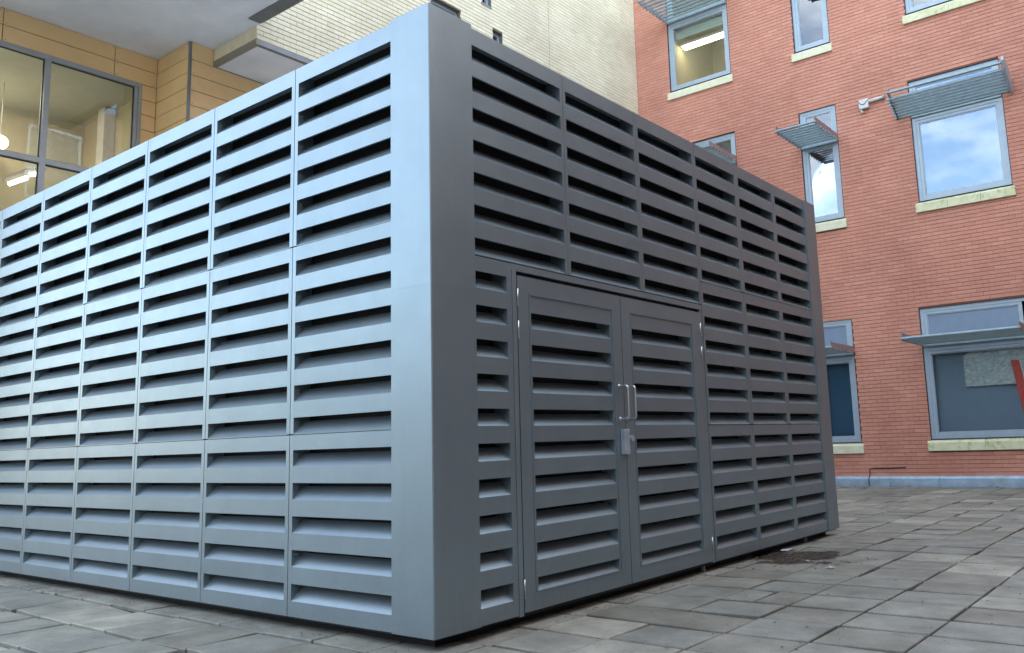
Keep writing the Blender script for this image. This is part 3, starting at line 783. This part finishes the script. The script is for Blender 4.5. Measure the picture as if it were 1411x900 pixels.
clad_plane('y', YA, XB+.001, XA-.03, 3.2, 7.63, [])
clad_plane('x', XA, YA+.035, 8.6, 3.2, 7.336, [6.2], [])
obj('cladding_panel', B(XA-.0115, XA, YA+.039, YB0-.004, 7.341, 7.626), 'clad', cr)
obj('corner_trim', Bv(.003, XA-.034, XA+.006, YA-.006, YA+.034, 3.2, 7.63), 'trim', cr)
obj('lower_wall', B(XA-.4, XA-.031, YA+.2, YR-.003, 0, 7.66), 'ext', cr); obj('lower_wall', B(-15.9, XA-.401, YA+.031, YA+.2, 0, 7.66), 'ext', cr)
obj('lower_wall', B(XB-.3, XB-.031, -1.2, YA, 0, 3.2), 'ext', cr)
# big window
wy0, wy1, wz0, wz1 = -1.2, 2.985, 4.3, 7.125
bm = bmesh.new(); F = .055
xs0, xs1 = XB-.10, XB+.012
box(bm, xs0, xs1, wy1-F, wy1, wz0, wz1); box(bm, xs0, xs1, wy0, wy1-F, wz1-F-.02, wz1); box(bm, xs0, xs1, wy0, wy1-F, wz0, wz0+F)
wn = obj('window', bm, 'frame_dark', cr); wn['label'] = 'tall grey framed window of the lit room'
obj('frame_lip', B(xs0, xs1-.02, wy1-F-.055, wy1-F-.003, wz0+F, wz1-F-.021), 'frame_dark', wn)
for y in (1.585, -.0):
    obj('mullion', B(xs0+.002, xs1-.003, y-.04, y+.04, wz0+F+.001, wz1-F-.021), 'frame_dark', wn)
for a, b_ in ((wy0, -.041), (.041, 1.544), (1.626, wy1-F-.056)):
    obj('transom', B(xs0+.003, xs1-.004, a, b_, 5.43, 5.51), 'frame_dark', wn)
    for z0_, z1_ in ((wz0+F+.002, 5.429), (5.511, wz1-F-.022)):
        obj('pane', B(XB-.05, XB-.044, a+.001, b_-.001, z0_, z1_), 'glass_low', wn)
        bm = bmesh.new()
        for p, q_, r2, s2 in ((a+.001, a+.014, z0_, z1_), (b_-.014, b_-.001, z0_, z1_), (a+.015, b_-.015, z1_-.014, z1_), (a+.015, b_-.015, z0_, z0_+.014)): box(bm, XB-.043, XB-.03, p, q_, r2, s2)
        obj('gasket', bm, 'gasket', wn)
# the lit room behind it
bm = bmesh.new()
def q(*p): bm.faces.new([bm.verts.new(c_) for c_ in p])
RX, RY0, RY1, RZ0, RZ1 = -12.35, -1.2, 3.17, 4.2, 7.10
q((RX, RY0, RZ0), (RX, RY1, RZ0), (RX, RY1, RZ1), (RX, RY0, RZ1)); q((RX, RY1, RZ0), (XB-.11, RY1, RZ0), (XB-.11, RY1, RZ1), (RX, RY1, RZ1)); q((RX, RY0, RZ0), (RX, RY0, RZ1), (XB-.11, RY0, RZ1), (XB-.11, RY0, RZ0))
obj('room_wall', bm, 'inner', cr)
bm = bmesh.new(); q((RX, RY0, RZ1), (RX, RY1, RZ1), (XB-.105, RY1, RZ1), (XB-.105, RY0, RZ1)); obj('room_ceiling', bm, 'inner_ceil', cr)
bm = bmesh.new(); q((RX, RY0, RZ0), (XB-.11, RY0, RZ0), (XB-.11, RY1, RZ0), (RX, RY1, RZ0)); obj('room_floor', bm, 'inner_dark', cr)
obj('room_column', B(-11.4, -11.15, 2.98, 3.165, RZ0+.01, RZ1-.01), 'white', cr)
obj('room_partition', B(-12.34, -11.6, .2, 1.55, RZ0+.01, 6.35), 'soffit', cr)
obj('upper_block', B(-16, XB-.2, -1.2, 3.2, 7.96, 15.0), 'ext', cr)
bm = bmesh.new(); bmesh.ops.create_uvsphere(bm, u_segments=16, v_segments=10, radius=.11)
for v in bm.verts: v.co += Vector((-11.3, 1.50, 6.09))
gl_ = thing('globe_lamp', 'round glowing lamp behind the tall window at the left edge', 'lamp', (-11.3, 1.5, 5.98)); obj('globe', bm, 'lamp', gl_, True)
bm = bmesh.new(); tube(bm, [(-11.3, 1.5, 6.20), (-11.3, 1.5, 7.09)], .008, 6); obj('stem', bm, 'frame_dark', gl_)
tl = thing('tube_light', 'pair of slim lit tube lights hanging low behind the tall window', 'ceiling light', (-11.9, 1.9, 5.6))
for p_, q_ in (((1.76, 5.53), (2.02, 5.70)), ((2.05, 5.755), (2.24, 5.82))):
    bm = bmesh.new(); tube(bm, [(-11.6, *p_), (-11.6, *q_)], .034, 8); obj('tube', bm, 'lamp', tl)
bm = bmesh.new(); prism(bm, [(1.70, 5.56), (2.03, 5.78), (2.30, 5.88), (2.30, 5.94), (2.00, 5.86), (1.68, 5.62)], 'x', -11.66, -11.645); obj('tube_housing', bm, 'gutter', tl)
ld = bpy.data.lights.new('room_lamp', 'AREA'); ld.shape = 'RECTANGLE'; ld.size = 1.4; ld.size_y = .5; ld.energy = 11; ld.color = (1, .88, .66)
lo = bpy.data.objects.new('room_lamp', ld); C.objects.link(lo); lo.location = (-11.2, .6, 7.0)

# ------------------------------------------------------------------ unseen block behind the camera, inferred from window reflections, shutting out low sky
far = thing('grey_block', 'unseen tall grey rendered block with rows of windows opposite the red building', 'building', (2, -17, 0))
FX0, FX1, FY, FZ = -8.0, 14.0, -17.0, 12.6
obj('low_sky_blocker', B(-40, FX0-.01, FY-8, FY-.5, -.03, 5.2), 'far_grey', far)  # unseen, added to cut low sky mirrored in the enclosure's left face
obj('wall', B(FX0, FX1, FY-8, FY, -.03, FZ), 'far_grey', far); obj('coping', Bv(.01, FX0-.1, FX1+.1, FY-8.1, FY+.1, FZ, FZ+.2), 'trim', far)
me_f = me_p = None
for j in range(3):
    for i in range(6):
        x, z = FX0+1.2+i*3.5, 1.0+j*4.0
        if me_f is None:
            bm = bmesh.new(); ring(bm, 0, 2.0, .002, .06, 0, 2.2, .08); box(bm, .96, 1.04, .003, .05, .085, 2.115); me_f = mesh_of('window', bm, 'frame_dark')
            bm = bmesh.new(); box(bm, .081, 1.919, .002, .02, .081, 2.119); me_p = mesh_of('pane', bm, 'pane_dark')
        wn = inst('window', me_f, far, (x, FY, z)); inst('pane', me_p, wn, (x, FY, z))
# ------------------------------------------------------------------ litter on the paving
rr_ = random.Random(9); bm = bmesh.new()
def leaf(bm, x, y, s):
    a = rr_.uniform(0, 6.28); c_, s_ = math.cos(a), math.sin(a); z = .006+rr_.uniform(0, .006)
    pts = [(-1, 0, 0), (-.3, .45, .25), (.4, .35, .1), (1, 0, .3), (.35, -.4, .15), (-.4, -.4, 0)]
    bm.faces.new([bm.verts.new((x+s*(p*c_-q_*s_), y+s*(p*s_+q_*c_), z+s*h)) for p, q_, h in pts])
for i in range(170): leaf(bm, rr_.gauss(.42, .22), rr_.gauss(3.95, .28), rr_.uniform(.006, .024))
for i in range(190): leaf(bm, rr_.uniform(.02, 2.8), rr_.uniform(0, 6.5), rr_.uniform(.005, .017))
for i in range(140): leaf(bm, .12+.5*rr_.randrange(0, 6)+rr_.gauss(0, .012), rr_.uniform(0, 6.5), rr_.uniform(.006, .014))
for i in range(260): leaf(bm, .03+abs(rr_.gauss(0, .05)), rr_.uniform(.2, 6.0), rr_.uniform(.004, .013))
for i in range(220): leaf(bm, rr_.uniform(-7.5, -.1), -.03-abs(rr_.gauss(0, .05)), rr_.uniform(.004, .012))
for i in range(60): leaf(bm, rr_.uniform(-3, 1.5), rr_.uniform(14.0, 14.5), rr_.uniform(.01, .03))
for i in range(30): leaf(bm, rr_.uniform(-6, -.3), rr_.uniform(-1.4, -.1), rr_.uniform(.005, .012))
tag(obj('leaf_litter', bm, 'leaf'), 'dead leaves and grit scattered over the paving', 'leaf litter', kind='stuff')
def scrap(x, y, w_, h_, label):
    bm = bmesh.new(); g_ = {}
    for i in range(4):
        for j in range(4): g_[i, j] = bm.verts.new((x+(i/3-.5)*w_+rr_.uniform(-.006, .006), y+(j/3-.5)*h_+rr_.uniform(-.006, .006), .006+rr_.uniform(0, .015)))
    for i in range(3):
        for j in range(3): bm.faces.new((g_[i, j], g_[i+1, j], g_[i+1, j+1], g_[i, j+1]))
    bmesh.ops.solidify(bm, geom=bm.faces[:], thickness=.0015)
    tag(obj('paper_scrap', bm, 'paper'), label, 'litter', 'pale scraps of litter by the enclosure')
scrap(.04, 4.62, .07, .22, 'long flat pale scrap close against the enclosure foot')
scrap(.50, 3.98, .05, .07, 'small crumpled pale scrap among the brown leaves')
scrap(.80, 3.70, .05, .08, 'pale scrap lying out on the clean paving away from the leaves')

for o in bpy.data.objects:
    if '_w' in o: del o['_w']
